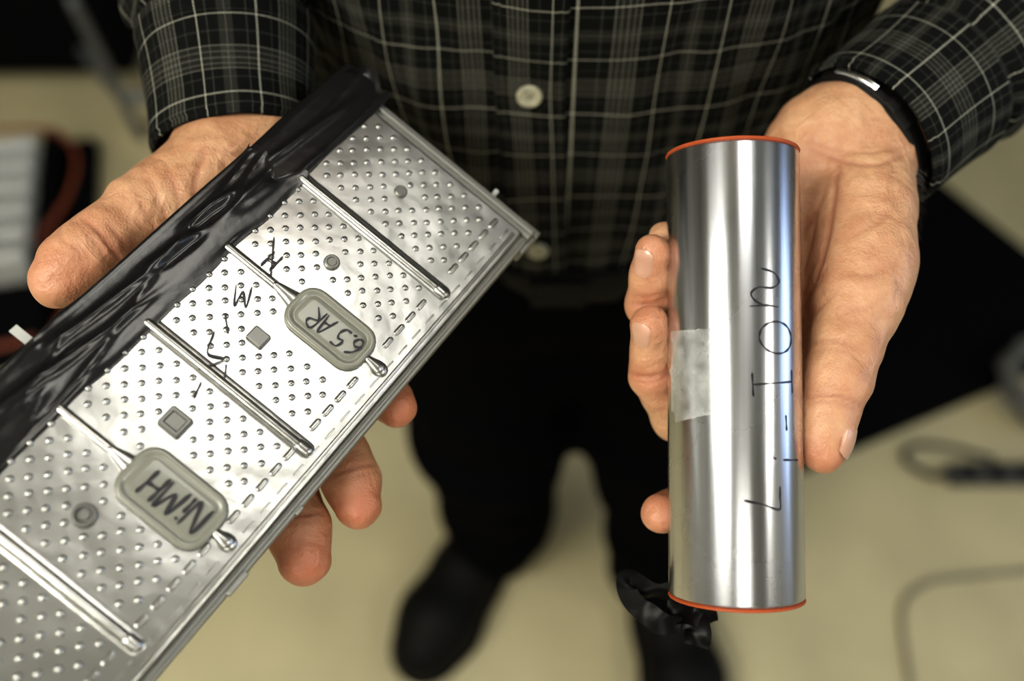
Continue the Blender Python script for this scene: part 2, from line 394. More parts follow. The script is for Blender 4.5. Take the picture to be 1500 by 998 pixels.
while s<274:
    off=0 if row%2 else 4.0
    t=17.5+off
    while t<84:
        ok=all(abs(s-r)>4.2 for r in ribs)
        for r in (ribs[1],ribs[3]):
            if 12<t<53 and abs(s-r)<14.5: ok=False
        for k,bs in enumerate(bosses):
            if abs(t-50.5)<5.5 and abs(s-bs)<5.2+ (1.2 if k==3 else 0): ok=False
        if ok:
            jt=random.uniform(-.25,.25); js=random.uniform(-.25,.25)
            A.layered(circ(t+jt,s+js,1.35,12),dome(1.35,.95))
        t+=8
    row+=1; s+=4.35
s=6
while s<272:
    if all(abs(s-r)>5 for r in ribs): A.layered(stadium(12,s-1.8,12,s+1.8,1.2,5),dome(1.2,.7))
    s+=7.4
s=4
while s<272:
    A.layered(stadium(5.6,s,5.6,s+5,.35,4),dome(.35,.2)); s+=9
A.layered(stadium(2.4,4,2.4,272,.8,4),dome(.8,.5))
A.out('embossing',M_sheet,mod)
A=Acc()
for k,bs in enumerate(bosses):
    if k==0: A.layered(circ(50.5,bs,2.9,24),[(0,0),(.2,1.1),(.7,1.5),(1.5,1.5)])
    elif k==1: A.layered(circ(50.5,bs,3.4,24),[(0,0),(.2,1.2),(.7,1.6),(1.3,1.6),(1.7,1.1)])
    elif k==2: A.layered(rrect(50.5,bs,3.9,3.3,1.0),[(0,0),(.2,1.6),(.8,2.1),(1.4,2.1)])
    elif k==3: A.layered(rrect(50.5,bs,4.9,4.5,1.2),[(0,0),(.2,1.8),(.8,2.4),(1.6,2.4),(2.1,1.7)])
    else: A.layered(circ(50.5,bs,4.4,28),[(0,0),(.2,1.5),(.8,2.0),(1.4,2.0),(1.9,.7),(2.6,.7),(2.7,1.5),(3.3,1.5)])
A.out('bosses',M_boss,mod,smooth=False)
A=Acc()
for r,hx,hy in ((ribs[1],18.5,10.5),(ribs[3],19.5,11.5)):
    A.layered(rrect(32.5,r,hx,hy,7.5),[(0,0),(0,1.6),(.5,2.3),(1.2,2.6),(2.2,2.6),(2.9,1.9),(3.8,1.9),(4.4,2.2),(6,2.25)])
A.out('label_pads',M_pad,mod)
A=Acc()
A.box((-4,-7,-18),(108,-.5,-2.2)); A.box((-4,-4.6,-2.4),(108,-2.6,-.4)); A.box((-4,-.5,-18),(0,276,-4)); A.box((-2.6,0,-4.2),(-1.4,274,-2.6))
A.box((-6.5,-9,-16),(3,-5,-5)); A.box((-6,-5.2,-15),(-3.5,5,-6)); A.box((-5.2,180,-9),(-3,190,-3.2)); A.box((-5,150,-9),(-3.5,154,-3.2)); A.box((0,276,-18),(106,283,-2.2))
fr=A.out('end_frame',M_dull,mod,smooth=False)
b=fr.modifiers.new('b','BEVEL'); b.width=.0006; b.segments=2
A=Acc()
A.box((20,-12,-7),(22,-6,-5)); A.box((106,163,-9),(119,166.5,-7.8))
A.out('terminal_tabs',M_white,mod,smooth=False)
def tape(name,s0,s1,t_in,lift,seed,amp,rag,folds=()):
    ns=int((s1-s0)/1.1); prof=[]; NK=40
    for k in range(NK):
        u=k/(NK-1)
        if u<.62: prof.append((t_in+(106.5-t_in)*u/.62,.6+lift*math.sin(u/.62*math.pi)*.6))
        elif u<.72: a=(u-.62)/.10*math.pi/2; prof.append((106.5+1.8*math.sin(a),-.9+1.6*math.cos(a)+lift*.2))
        elif u<.92: prof.append((108.3+lift*.3,-.9-19*(u-.72)/.2))
        else: prof.append((108.3-16*(u-.92)/.08,-20.6))
    V=[]
    for i in range(ns+1):
        s=s0+(s1-s0)*i/ns
        for k,(t,n) in enumerate(prof):
            q=Vector((t*.10,s*.014,seed)); a=noise.noise(q)
            r_=1-abs(noise.noise(Vector((t*.10+s*.010,s*.011,seed+9))))*2
            wv=amp*(a*.9+max(0,r_)**7*.8)
            for (fs,ft,fl_,fw,fh) in folds:
                c=ft+.10*(s-fs); g=math.exp(-((t-c)/fw)**2)*math.exp(-((s-fs)/fl_)**4)
                wv+=fh*g
            edge=.9*math.exp(-(s-s0)/2.5) if s0>0 else 0
            e1=1 if k>1 else .25
            if k<NK*.6: n2=n+max(-.5,wv)*e1+edge; t2=t+(noise.noise(Vector((s*.05,seed,0)))*1.2 if k<3 else 0)
            else: n2=n; t2=t+max(-.6,wv*.9)+edge
            s2=s+(rag*noise.noise(Vector((t*.16,seed,0)))*math.exp(-(s-s0)/8))
            V.append((t2,s2,n2))
    return mk(name,ml(V),gridfaces(NK,ns+1),M_tape,mod)
tape('tape_wrap',-9,60,83.0,.2,2.2,.6,9,[(30,96,22,1.5,.9)])
tape('tape_overlap',50,283,81.5,1.4,7.7,1.5,12,[(84,97,11,1.3,-1.8),(84,100,12,1.6,2.0),(108,95,12,1.3,-1.8),(108,98,13,1.6,2.1),(66,92,12,3.0,1.4),(140,99,26,1.6,2.4),(150,92,24,1.4,1.7),(190,97,30,2.0,2.2)])
def crumple(name,pts,ww,mat,parent,seed,amp,fn,n=10,m=9,tws=2.5):
    c=catmull(pts,n); V=[]
    t=np.gradient(c,axis=0)
    for i in range(len(c)):
        tt=t[i]/np.linalg.norm(t[i]); side=np.cross(tt,[0,0,1]); side/=np.linalg.norm(side)+1e-9
        for j in range(m):
            u=(j/(m-1)-.5); tw=noise.noise(Vector((i*.06,seed,0)))*tws
            d=side*math.cos(tw)+np.array([0,0,1])*math.sin(tw)
            p=c[i]+d*ww*u
            p=p+amp*np.array([noise.noise(Vector(p*.09)+Vector((seed+k*7,k*3,seed))) for k in range(3)])
            V.append(p)
    return mk(name,fn(np.array(V)),gridfaces(m,len(c)),mat,parent)
crumple('tape_flap',[(86,-6,0),(92,-9,.5),(100,-10,0),(107,-6,-2)],7,M_tape,mod,3.3,3,ml)
# handwriting
FONT={'L':[[(0,1),(.02,.5),(0,0),(.3,.02),(.6,.06)]],'i':[[(0,.62),(.02,0)],[(0,.85),(.05,.93)]],'-':[[(0,.45),(.4,.47)]],
'I':[[(0,1),(.5,1.02)],[(.25,1),(.27,0)],[(.02,.0),(.52,.02)]],'O':[[(.3+.3*math.cos(a),.38+.38*math.sin(a)) for a in np.linspace(1.3,7.8,16)]],
'n':[[(0,.75),(.03,.35),(0,0)],[(.02,.35),(.12,.6),(.3,.72),(.45,.55),(.45,.2),(.6,0),(.8,.15),(.9,.5)]],
'N':[[(0,0),(.02,1),(.5,0),(.55,1)]],'M':[[(0,0),(.1,1),(.35,.3),(.6,1),(.7,0)]],'H':[[(0,1),(0,0)],[(.5,1),(.48,0)],[(0,.5),(.5,.52)]],
'6':[[(.42,1),(.15,.75),(.02,.35),(.12,.05),(.35,.05),(.42,.3),(.25,.45),(.05,.35)]],'.':[[(0,-.02),(.07,.06),(.12,0)]],
'5':[[(.45,1),(.1,.98),(.05,.6),(.3,.62),(.42,.35),(.3,.05),(.02,.05)]],'A':[[(0,0),(.28,1),(.5,0)],[(.1,.4),(.45,.42)]],
'R':[[(0,0),(.02,1),(.35,.95),(.4,.7),(.05,.5),(.5,0)]],'v':[[(0,.6),(.25,0),(.6,.9)]],'x':[[(0,.9),(.5,0)],[(.5,.9),(0,.1)]],' ':[]}
ADV={'L':.8,'i':.28,'-':.65,'I':.75,'O':.85,'n':.8,'N':.75,'M':.9,'H':.7,'6':.58,'.':.27,'5':.65,'A':.68,'R':.6,'v':.8,'x':.7,' ':.3}
def strokes(txt,x,y,size,dx=(1,0),dy=(0,1),sp=1):
    out=[];cx=0
    for ch in txt:
        for pl in FONT[ch]:
            out.append([(x+((cx+a)*dx[0]+b*dy[0])*size,y+((cx+a)*dx[1]+b*dy[1])*size) for a,b in pl])
        cx+=ADV[ch]*sp
    return out
def ribbons(name,lines,width,mapfn,mat,parent):
    V=[];F=[]
    for pl in lines:
        c=catmull([(a,b,0) for a,b in pl],6 if len(pl)>2 else 10)[:,:2]
        t=np.gradient(c,axis=0); t/=np.linalg.norm(t,axis=1)[:,None]+1e-9
        nrm=np.stack([-t[:,1],t[:,0]],1); k0=len(V); n=len(c)
        for i in range(n):
            wd=width*.5*(.85+.25*math.sin(i*.7+len(V)*.01))*(1 if 0<i<n-1 else .5)
            V.append(tuple(c[i]+nrm[i]*wd)); V.append(tuple(c[i]-nrm[i]*wd))
        for i in range(n-1):
            a=k0+2*i; F.append((a+1,a+3,a+2,a))
    W=mapfn(np.array(V)); return mk(name,W,F,mat,parent)
def onmod(h): return lambda v: ml(np.column_stack([v,np.full(len(v),h)]))
ls=strokes('NiMH',18.5,172,10.5,sp=.92,dx=(1,.03),dy=(.06,1)); ribbons('ink_chemistry',ls,1.4,onmod(2.75),M_ink,mod)
ls=strokes('6.5 AR',18,87,8.6,sp=.90,dx=(1,.03),dy=(.08,1)); ribbons('ink_capacity',ls,.95,onmod(2.75),M_ink,mod)
ls=strokes('H',66,80,8,sp=1,dx=(.95,.15))+strokes('M',66,98,9,dx=(.8,.5),dy=(-.5,.8))
ls+=[[(74,76),(62,92)],[(66,113),(60,118)],[(64,121),(60,129),(54,127),(58,136)],[(52,128),(49,132)],[(54,139),(52,145)]]
ribbons('ink_scribble',ls,.85,onmod(1.0),M_ink,mod)

# ================================================================== CYLINDRICAL CELL
Ct=cm(1072,228,370); Cb=cm(1078,872,360); CL=float(np.linalg.norm(Ct-Cb)); Rc=26.3
az=(Ct-Cb)/CL; mid=(Ct+Cb)/2; tocam=-mid/np.linalg.norm(mid); ey=tocam-az*(tocam@az); ey/=np.linalg.norm(ey); ex=np.cross(az,ey)*-1
if ex[0]<0: ex=-ex
def cyl(th,z,r):
    th=np.radians(np.asarray(th,float)); z=np.asarray(z,float)
    return w3(Cb+z[...,None]*az+(np.sin(th)[...,None]*ex+np.cos(th)[...,None]*ey)*r) 
cell=empty('lithium_ion_battery_cell',tuple(w3(mid)[0]))
def lathe(name,prof,mat,n=96):
    V=[]
    for r,z in prof:
        th=np.arange(n)*360/n; V+=list(cyl(th,np.full(n,float(z)),r))
    F=[f for f in gridfaces(n,len(prof),True)]
    o=mk(name,V,F,mat,None)
    ax=np.stack([w3(ex)[0]-C_,w3(np.cross(az,ex))[0]-C_,w3(az)[0]-C_],1); ax/=np.linalg.norm(ax,axis=0)
    Mx=Matrix(ax.tolist()).to_4x4(); Mx.translation=Vector(w3(mid)[0])
    o.data.transform(Mx.inverted()); o.parent=cell; o.matrix_parent_inverse=Matrix.Translation(-cell.location); o.matrix_basis=Mx
    o.data.update(); return o
lathe('can',[(Rc-1.2,.2),(Rc-.3,.6),(Rc,1.4),(Rc,CL-1.4),(Rc-.3,CL-.6),(Rc-1.2,CL-.2)],M_can)
lathe('gasket_base',[(.1,-.9),(Rc-1,-.9),(Rc,-.8),(Rc+.25,-.3),(Rc,.1),(Rc-1,.3)],M_orange)
lathe('gasket_top',[(Rc-1,CL-.5),(Rc,CL-.2),(Rc+.3,CL+.2),(Rc,CL+.8),(Rc-1,CL+.9),(.1,CL+.9)],M_orange)
lathe('terminal',[(8,CL+.8),(8,CL+3.0),(7.4,CL+3.6),(.1,CL+3.6)],M_chrome,48)
def oncan(v):
    return cyl(np.degrees(v[:,0]/Rc),v[:,1],Rc+.12)
zz=lambda py:(872-py)/644*CL
th=lambda px:math.asin(max(-1,min(1,(px-1075)/97)))*Rc
def place(ch,py,px,size,dx=(0,1),dy=(-1,0)): return strokes(ch,th(px),zz(py),size,dx=dx,dy=dy)
ls=place('L',738,1134,14,dx=(.15,1),dy=(-1,.25))+place('i',674,1161,15,dy=(-1,.08))+place('-',632,1160,15)+place('I',582,1154,18,dy=(-1,-.05))+place('O',526,1154,20,dx=(-.05,1))+place('n',462,1136,16,dx=(.05,1))
ribbons('ink_label',ls,.85,oncan,M_ink,cell)
V=[];nu,nv=18,26
for i in range(nv):
    v=i/(nv-1)
    pl=987+ (6*v if v>.9 else 0); pr=1045+ (0 if v<.45 else (v-.45)/.55*15)
    for j in range(nu):
        u=j/(nu-1); px=pl+(pr-pl)*u; py=492+v*(130-16*u)+2*noise.noise(Vector((u*9,v*2,1)))*(1 if i in(0,nv-1) else 0)
        wr=.25+.25*abs(noise.noise(Vector((u*4,v*7,3))))+(.9*max(0,1-abs(v-.45-.05*u)/.04)) 
        V.append(cyl(np.array(math.degrees(th(px)/Rc)),np.array(zz(py)),Rc+wr)[0])
mk('clear_tape_patch',V,[f[::-1] for f in gridfaces(nu,nv)],M_clear,cell)
crumple('black_tape_tail',[cm(1000,868,385),cm(958,866,388),cm(926,848,386),cm(920,862,383),cm(935,885,382),cm(965,908,380),cm(1000,922,378)],8,M_tail,cell,5.1,3,w3,n=8,tws=.6)
crumple('black_tape_knot',[cm(975,896,384),cm(1005,905,380),cm(1030,902,380),cm(1044,893,384)],9,M_tail,cell,1.1,4,w3,n=10,tws=1.2)
crumple('black_tape_tag',[cm(1004,900,382),cm(1020,925,378),cm(1014,952,376)],11,M_tail,cell,9.1,3,w3,n=10,tws=.8)

# ================================================================== MAN
man=empty('man',(.04,.46,0))
def H(l): return [(cm(a,b,c),float(r)) for a,b,c,r in l]
rng=np.random.RandomState(3); WD=rng.randn(10,3); WD/=np.linalg.norm(WD,axis=1)[:,None]; WL=2*np.pi/rng.uniform(7,18,10); WP=rng.uniform(0,6.28,10)
def hand(name,palm,fingers,thumb,grooves,nails,lo,hi,h,tips):
    pc=[]
    for ch in palm: pc+=chain_caps(H(ch))
    fc=[chain_caps(H(f)) for f in fingers]; tcps=chain_caps(H(thumb))
    def base(P):
        p=chain_sdf(P,pc,12.0)
        d=None
        for f in fc:
            g=smin(chain_sdf(P,f,3.5),p,8.0); d=g if d is None else smin(d,g,1.2)
        g=smin(chain_sdf(P,tcps,5.0),p,12.0)
        return smin(d,g,2.0)
    gr=[]
    for line,dep,wd in grooves:   # lay each crease on the skin surface
        q=catmull([(a,b,0) for a,b in line],4)[:,:2]; d=np.full(len(q),300.0)
        for _ in range(40):
            P=np.stack([(q[:,0]-750)*d/FP,(499-q[:,1])*d/FP,-d],1); d=np.minimum(d+base(P)*.85,440)
        P=np.stack([(q[:,0]-750)*d/FP,(499-q[:,1])*d/FP,-d],1)
        nn=len(P)
        for i in range(nn-1):
            e=math.sin(math.pi*(i+.7)/(nn+.4))**.5
            if abs(P[i][2]-P[i+1][2])<12: gr.append((P[i],P[i+1],dep*e,wd))
    def crz(P):
        acc=np.zeros(len(P)); pos=np.zeros(len(P))
        for a,b,dep,wd in gr:
            m=np.abs(P-(a+b)*.5).max(1)<(wd*3+np.linalg.norm(a-b))
            if not m.any(): continue
            x=cap(P[m],a,b,0,0); g=dep*np.exp(-(x/wd)**2)
            if dep>0: acc[m]=np.maximum(acc[m],g)
            else: pos[m]=np.minimum(pos[m],g)
        return acc,pos
    v,f=nets(base,lo,hi,h,iters=2)
    g=grad(base,v,.4); g/=np.linalg.norm(g,axis=1)[:,None]+1e-6
    ca,cp=crz(v); w=np.zeros(len(v))
    for k in range(10): w+=np.sin(v@WD[k]*WL[k]+WP[k])
    tint=np.zeros(len(v))
    for px,py,d,s,a in tips:
        c=cm(px,py,d); tint=np.maximum(tint,a*np.exp(-(np.linalg.norm(v-c,axis=1)/s)**2))
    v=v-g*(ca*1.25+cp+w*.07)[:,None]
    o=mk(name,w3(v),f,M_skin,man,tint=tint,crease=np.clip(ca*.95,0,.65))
    for k,(c,axp,nrm,wd,ln,r) in enumerate(nails):
        c=cm(*c); a=cm(*axp)-c; a/=np.linalg.norm(a); n=np.array(nrm,float); n-=a*(n@a); n/=np.linalg.norm(n); sd=np.cross(a,n)
        V=[];nu,nv=13,13
        for i in range(nv):
            for j in range(nu):
                u=j/(nu-1)*2-1; w_=i/(nv-1)
                lo_=-ln/2+ln*.16*u*u; hi_=ln/2-ln*.22*abs(u)**2.5
                ang=u*wd/2/r
                V.append(c+a*(lo_+(hi_-lo_)*w_)+(n*math.cos(ang)+sd*math.sin(ang))*(r+1))
        V=np.array(V)
        lev=np.array([.15+.45*min(1,(i/(nv-1))*1.2)-(.4 if j in(0,nu-1) else 0)-(.3 if i==0 else 0) for i in range(nv) for j in range(nu)])
        for _ in range(4): V=project(base,V,.4,lev)
        mk('nail_%s_%d'%(name,k),w3(V),[q for q in gridfaces(nu,nv)],M_nail,man)
    return base
# person's left hand (around the cell)
palmB=[[(1370,125,442,17),(1245,192,420,19),(1205,270,416,16),(1150,440,412,13),(1118,492,411,11)],
       [(1385,140,445,17),(1278,205,424,18.5),(1250,290,414,17),(1200,430,410,14),(1175,525,408,12)],
       [(1345,125,438,15),(1210,200,418,17),(1140,300,418,15),(1085,430,413,12)],
       [(1300,140,434,12),(1192,212,420,15),(1110,300,418,14),(1052,375,411,11)],
       [(1272,245,412,16.5),(1265,310,400,18),(1264,395,388,18)]]
fB=[[(1172,530,408,12),(1078,660,408,10),(1005,738,400,9.2),(968,752,381,8.2)],
    [(1118,490,411,12),(990,612,400,10),(954,548,384,9.2),(954,515,378,8.2),(952,476,369,7.8)],
    [(1085,430,413,12),(985,505,402,10),(950,446,384,9.2),(953,405,376,8.2),(956,371,370,7.6)],
    [(1052,375,411,10.5),(1000,420,404,9),(978,390,392,8),(975,348,384,7)]]
tB=[(1268,380,388,19),(1256,445,378,17),(1240,505,371,13.6),(1226,558,366,12.8),(1214,600,363,11),(1207,640,361,10.2),(1204,662,360,8.4)]
grB=[([(1335,222),(1290,240),(1240,238),(1190,222)],.6,1.2),([(1340,208),(1290,222),(1235,222),(1185,206)],.35,1.0),
     ([(1232,228),(1222,290),(1212,350),(1195,410),(1178,450)],.75,1.5),
     ([(1198,300),(1190,350),(1178,400)],.5,1.1),([(1215,260),(1195,310),(1176,340)],.4,1.0),
     ([(1178,470),(1190,430),(1210,395)],.4,1.0),([(1176,500),(1195,460),(1222,430)],.35,1.0),([(1175,440),(1185,405),(1200,375)],.35,1.0),
     ([(1182,584),(1205,578),(1235,582),(1262,594)],.6,1.1),([(1182,592),(1205,588),(1235,592),(1255,602)],.4,.9),([(1190,572),(1215,568),(1245,572)],.3,.9),
     ([(1186,505),(1220,498),(1262,512)],.4,1.3),([(1188,518),(1220,512),(1255,524)],.25,1.0),
     ([(1312,300),(1280,330),(1240,350)],.3,1.5),([(1320,380),(1285,400),(1250,402)],.25,1.6),([(1300,430),(1275,450),(1240,455)],.25,1.4),
     ([(1245,250),(1262,330),(1262,420)],-.5,4),([(1195,180),(1200,240)],-.9,2.5),([(1222,175),(1226,235)],-.8,2.2),([(1300,200),(1296,300)],-.5,2.5),
     ([(922,546),(945,552),(975,548)],.5,1.1),([(922,556),(945,561),(972,556)],.3,.9),([(920,443),(945,447),(972,441)],.5,1.1),([(920,432),(945,436),(970,430)],.3,.9),
     ([(922,600),(945,606),(975,600)],.3,1)]
nailsB=[((949,482,370),(951,440,364),(-.55,0,.84),10,13,8),((953,376,371),(955,340,366),(-.55,0,.84),10,13,8),
        ((1207,650,361),(1206,690,358),(.78,-.05,.62),12,14,9)]
fnB=hand('left_hand',palmB,fB,tB,grB,nailsB,(25,-100,-465),(250,160,-335),1.2,
     [(1203,670,360,13,.6),(1222,575,360,14,.3),(952,470,366,12,.5),(955,370,366,12,.5),(968,752,380,12,.8),(950,550,380,12,.6),(948,446,380,12,.6),(1275,400,370,26,.15),(1180,420,395,25,.3),(1190,240,400,14,.3)])
# person's right hand (under the module)
palmA=[[(320,80,432,19),(338,235,414,20),(330,330,402,18),(345,440,398,15),(332,490,397,13)],
       [(350,80,434,19),(395,240,416,20),(390,340,404,17),(390,430,398,15),(382,470,398,13)],
       [(395,240,418,18),(430,350,406,15),(447,410,400,12)],
       [(320,245,410,18),(270,300,398,17),(230,320,392,14)]]
fA=[[(332,490,397,13),(325,640,385,11.5),(320,750,376,10.5),(320,820,366,10)],
    [(382,475,397,13.5),(398,620,390,12.5),(424,735,379,12.2),(437,775,373,12.8),(446,820,366,10.6)],
    [(415,440,398,13),(463,590,391,12),(503,672,383,11.2),(515,705,378,11.8),(525,740,373,9.8)],
    [(447,405,400,11.5),(508,505,396,10),(553,565,389,9.2),(568,583,385,9.4),(582,598,381,8.2)]]
tA=[(320,252,404,20),(245,292,392,16),(205,312,384,14.6),(160,348,374,12.8),(138,368,370,13.8),(110,390,366,13.6),(86,412,362,11)]
grA=[([(182,392),(165,365),(140,335),(120,318)],.65,1.2),([(172,400),(153,372),(128,342),(112,325)],.4,1.0),([(195,380),(178,352),(158,328)],.35,1.0),
     ([(392,768),(420,758),(445,754),(472,752)],.6,1.2),([(394,778),(425,768),(468,762)],.3,1),([(482,700),(505,690),(530,682),(552,680)],.6,1.2),([(484,710),(510,700),(555,690)],.3,1),([(545,600),(560,580),(578,572)],.4,1),
     ([(250,345),(238,305),(215,262)],.45,1.4),([(300,320),(285,270),(300,222)],.6,1.5),([(270,345),(262,300),(250,250)],.35,1.2),([(330,250),(330,225),(350,205)],.5,1.3),([(230,350),(215,315),(195,275)],.35,1.1),
     ([(130,395),(115,370),(95,352)],.2,.9),([(112,420),(95,395),(75,378)],.18,.9),([(300,215),(350,225),(395,215)],.5,1.2),([(320,240),(360,200)],-.8,2.2)]
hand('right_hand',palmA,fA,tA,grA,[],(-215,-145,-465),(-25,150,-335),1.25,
     [(446,830,358,18,.8),(526,748,366,16,.8),(584,600,376,14,.8),(82,410,355,20,.45),(150,352,365,18,.25),(320,820,366,14,.6)])

# ---- shirt torso
TC=(.035,.47)
def tor(theta,z,off=0):
    hw=np.interp(z,[.93,1.0,1.1,1.25,1.38,1.44,1.50],[.160,.170,.175,.185,.195,.165,.075])
    hd=np.interp(z,[.93,1.0,1.1,1.25,1.38,1.44,1.50],[.132,.140,.137,.128,.115,.095,.065])
    c,s=math.cos(theta),math.sin(theta); e=.86
    x=math.copysign(abs(s)**e,s)*hw; y=-math.copysign(abs(c)**e,c)*hd
    fold=.0035*noise.noise(Vector((theta*2.6,z*7,1)))+.0075*noise.noise(Vector((theta*5+z*9,z*5,4)))+.003*noise.noise(Vector((theta*11-z*14,z*13,8)))
    amp=min(1,abs(theta)*3+.25)
    l=math.hypot(x,y); f=1+(fold*amp+off)/l
    return (TC[0]+x*f,TC[1]+y*f,z)
NT,NZ=180,130; V=[];UV=[]
for i in range(NZ):
    z=.935+(1.505-.935)*i/(NZ-1)
    for j in range(NT+1):
        th_=-math.pi+2*math.pi*j/NT; V.append(tor(th_,z)); UV.append((th_*.172+.006*noise.noise(Vector((th_,z*3,2)))+.01,z))
o=mk('shirt_body',V,gridfaces(NT+1,NZ),M_plaid,man,uvs=UV)
def front_theta(x):
    s=(x-TC[0])/.172; return math.copysign(math.asin(min(1,abs(s)**(1/.86))),s)
PXf=lambda z:.0095+max(0,1.1175-z)*.055
V=[];UV=[];npz=90; row_=[(-.0175,.0002),(-.0172,.0022),(-.015,.0030),(-.0138,.0024),(-.012,.0030),(0,.0033),(.012,.0030),(.0138,.0024),(.015,.0030),(.0172,.0022),(.0175,.0002)]
for i in range(npz):
    z=.937+(1.48-.937)*i/(npz-1)
    for dx,of in row_:
        t_=front_theta(PXf(z)+dx); V.append(tor(t_,z,of)); UV.append((.0285+dx*1.0,z))
mk('shirt_placket',V,gridfaces(len(row_),npz),M_plaid,man,uvs=UV)
def button(z,name,r=.0066):
    p=Vector(tor(front_theta(PXf(z)),z,.0038)); Mx=Matrix.Translation(p)@Matrix.Rotation(math.radians(84),4,'X')
    prof=[(.0001,0),(r*.95,0),(r,.0007),(r*.97,.0018),(r*.86,.0024),(r*.72,.0019),(r*.35,.0015),(.0001,.0014)]
    V=[];n=32
    for rr,hh in prof:
        for k in range(n): a=2*math.pi*k/n; V.append(Mx@Vector((rr*math.cos(a),rr*math.sin(a),hh)))
    mk(name,V,gridfaces(n,len(prof),True),M_button,man)
    for k in range(4):
        a=math.pi/4+math.pi/2*k; c=Mx@Vector((.0014*math.cos(a),.0014*math.sin(a),.0017))
        VV=[];
        for q in range(10): b=2*math.pi*q/10; VV.append(c+Mx.to_3x3()@Vector((.00055*math.cos(b),.00055*math.sin(b),0)))
        mk(name+'_hole',VV,[tuple(range(10))],M_ink,man)
for k,z in enumerate((.996,1.1175,1.235,1.35)): button(z,'shirt_button_%d'%k)
# chest pocket
V=[];UV=[];ni,nj=20,24
for i in range(ni):
    for j in range(nj):
        u=j/(nj-1); v=i/(ni-1); x=.075+.085*u; cut=.018*max(0,(abs(u-.5)*2-.55)/.45)**2
        z=1.172+cut+(1.29-1.172-cut)*v; of=.0028 if 0<i<ni-1 and 0<j<nj-1 else .0003
        V.append(tor(front_theta(x),z,of)); UV.append((.003+x*1.05,z+.004))
mk('chest_pocket',V,gridfaces(nj,ni),M_plaid,man,uvs=UV)
# belt
V=[]
for dz,of in ((-.018,.001),(-.018,.004),(-.016,.0048),(.016,.0048),(.018,.004),(.018,.001)):
    for j in range(120): V.append(tor(-math.pi+2*math.pi*j/120,.948+dz,of+.001))
mk('belt',V,gridfaces(120,6,True),M_shoe,man)
box('belt_buckle',(.012,.3225,.934),(.05,.3265,.963),M_shoe,man,bev=.0015)
# ---- sleeves
def sleeve(name,path,radii,flat,seed,mat,u0=0,foldamp=.006,nseg=72,n=24,thick=.0016,cuff=.06,axis_hint=(0,0,1)):
    c=catmull(path,n); rr=catmull([(r,0,0) for r in radii],n)[:,0]; fl_=catmull([(r,0,0) for r in flat],n)[:,0]
    t=np.gradient(c,axis=0); t/=np.linalg.norm(t,axis=1)[:,None]
    hint=np.array(axis_hint,float); e=np.cross(t[0],hint); e/=np.linalg.norm(e); V=[];UV=[];L=0
    for i in range(len(c)):
        if i: L+=np.linalg.norm(c[i]-c[i-1])
        e=e-t[i]*e.dot(t[i]); e/=np.linalg.norm(e); f=np.cross(t[i],e)
        for j in range(nseg+1):
            a=2*math.pi*j/nseg; k=min(1,max(0,(L-cuff)/.03))
            ca,sa=math.cos(a),math.sin(a)
            nz=noise.noise(Vector((ca*1.6,sa*1.6+seed,L*22)))+.6*noise.noise(Vector((ca*2.5+L*20,sa*2.5,L*38+seed)))
            r=rr[i]+foldamp*nz*(.15+k)+(-.0022 if cuff-.002<L<cuff+.004 else 0)+(.0018 if L<cuff else 0)
            if L<.003: r-=.0012
            V.append(c[i]+e*ca*r+f*sa*r*fl_[i]); UV.append((u0+a*.040,L))
    o=mk(name,V,gridfaces(nseg+1,len(c)),mat,man,uvs=UV)
    s=o.modifiers.new('s','SOLIDIFY'); s.thickness=thick; s.offset=-1
    return o,c,t
elB=np.array([.312,.452,1.10])
cB,_c,_t=sleeve('left_sleeve',[pt(1267,203,420),pt(1325,155,434),pt(1395,98,452),pt(1458,42,475),elB,(.31,.50,1.22),(.26,.50,1.34),(.17,.49,1.42)],
    [.0378,.0385,.044,.051,.060,.066,.066,.058],[.78,.82,.88,.95,1,1,1,1],3.1,M_plaid,axis_hint=N_)
cA,_c2,_t2=sleeve('right_sleeve',[pt(345,216,419),pt(340,160,424),pt(335,90,430),pt(325,10,440),pt(290,-190,490),(-.165,.50,1.27),(-.14,.50,1.37),(-.09,.49,1.42)],
    [.036,.036,.039,.042,.050,.058,.060,.052],[.85,.85,.9,.95,1,1,1,1],6.1,M_plaid,u0=.02,axis_hint=N_)
# ---- wristwatch
watch=empty('wristwatch',tuple(pt(1262,178,424)))
fd=np.array(pt(1400,100,452))-np.array(pt(1262,200,420)); fd/=np.linalg.norm(fd)
wc=np.array(pt(1263,205,422)); e1=np.cross(fd,N_); e1/=np.linalg.norm(e1); e2=np.cross(e1,fd)
if e2@N_<0: e2=-e2
def ring(name,ra,rb,wid,prof,mat,c0,a0=0,a1=2*math.pi,n=80):
    V=[]; full=abs(a1-a0-2*math.pi)<1e-6; m=n if full else n+1
    for dz,of in prof:
        for j in range(m):
            a=a0+(a1-a0)*j/n; V.append(c0+fd*dz*wid+e1*math.cos(a)*(ra+of)+e2*math.sin(a)*(rb+of))
    return mk(name,V,gridfaces(m,len(prof),full),mat,watch)
pr=[(-.5,0),(-.5,.0012),(-.40,.002),(.40,.002),(.5,.0012),(.5,0),(-.5,0)]
ring('strap',.0332,.0238,.0125,pr,M_strap,wc)
ring('strap_overlap',.0345,.0250,.011,pr,M_strap,wc,1.4,2.9)
ring('buckle',.0360,.0265,.0085,[(-.5,0),(-.5,.0014),(-.2,.0022),(.2,.0022),(.5,.0014),(.5,0)],M_chrome,wc,2.0,2.65,24)
ring('keeper_loop',.0357,.0262,.012,pr,M_strap,wc,1.65,1.8,8)
ring('watch_case',.034,.025,.034,[(-.5,0),(-.5,.006),(-.35,.009),(.35,.009),(.5,.006),(.5,0)],M_chrome,wc,4.3,5.1,20)
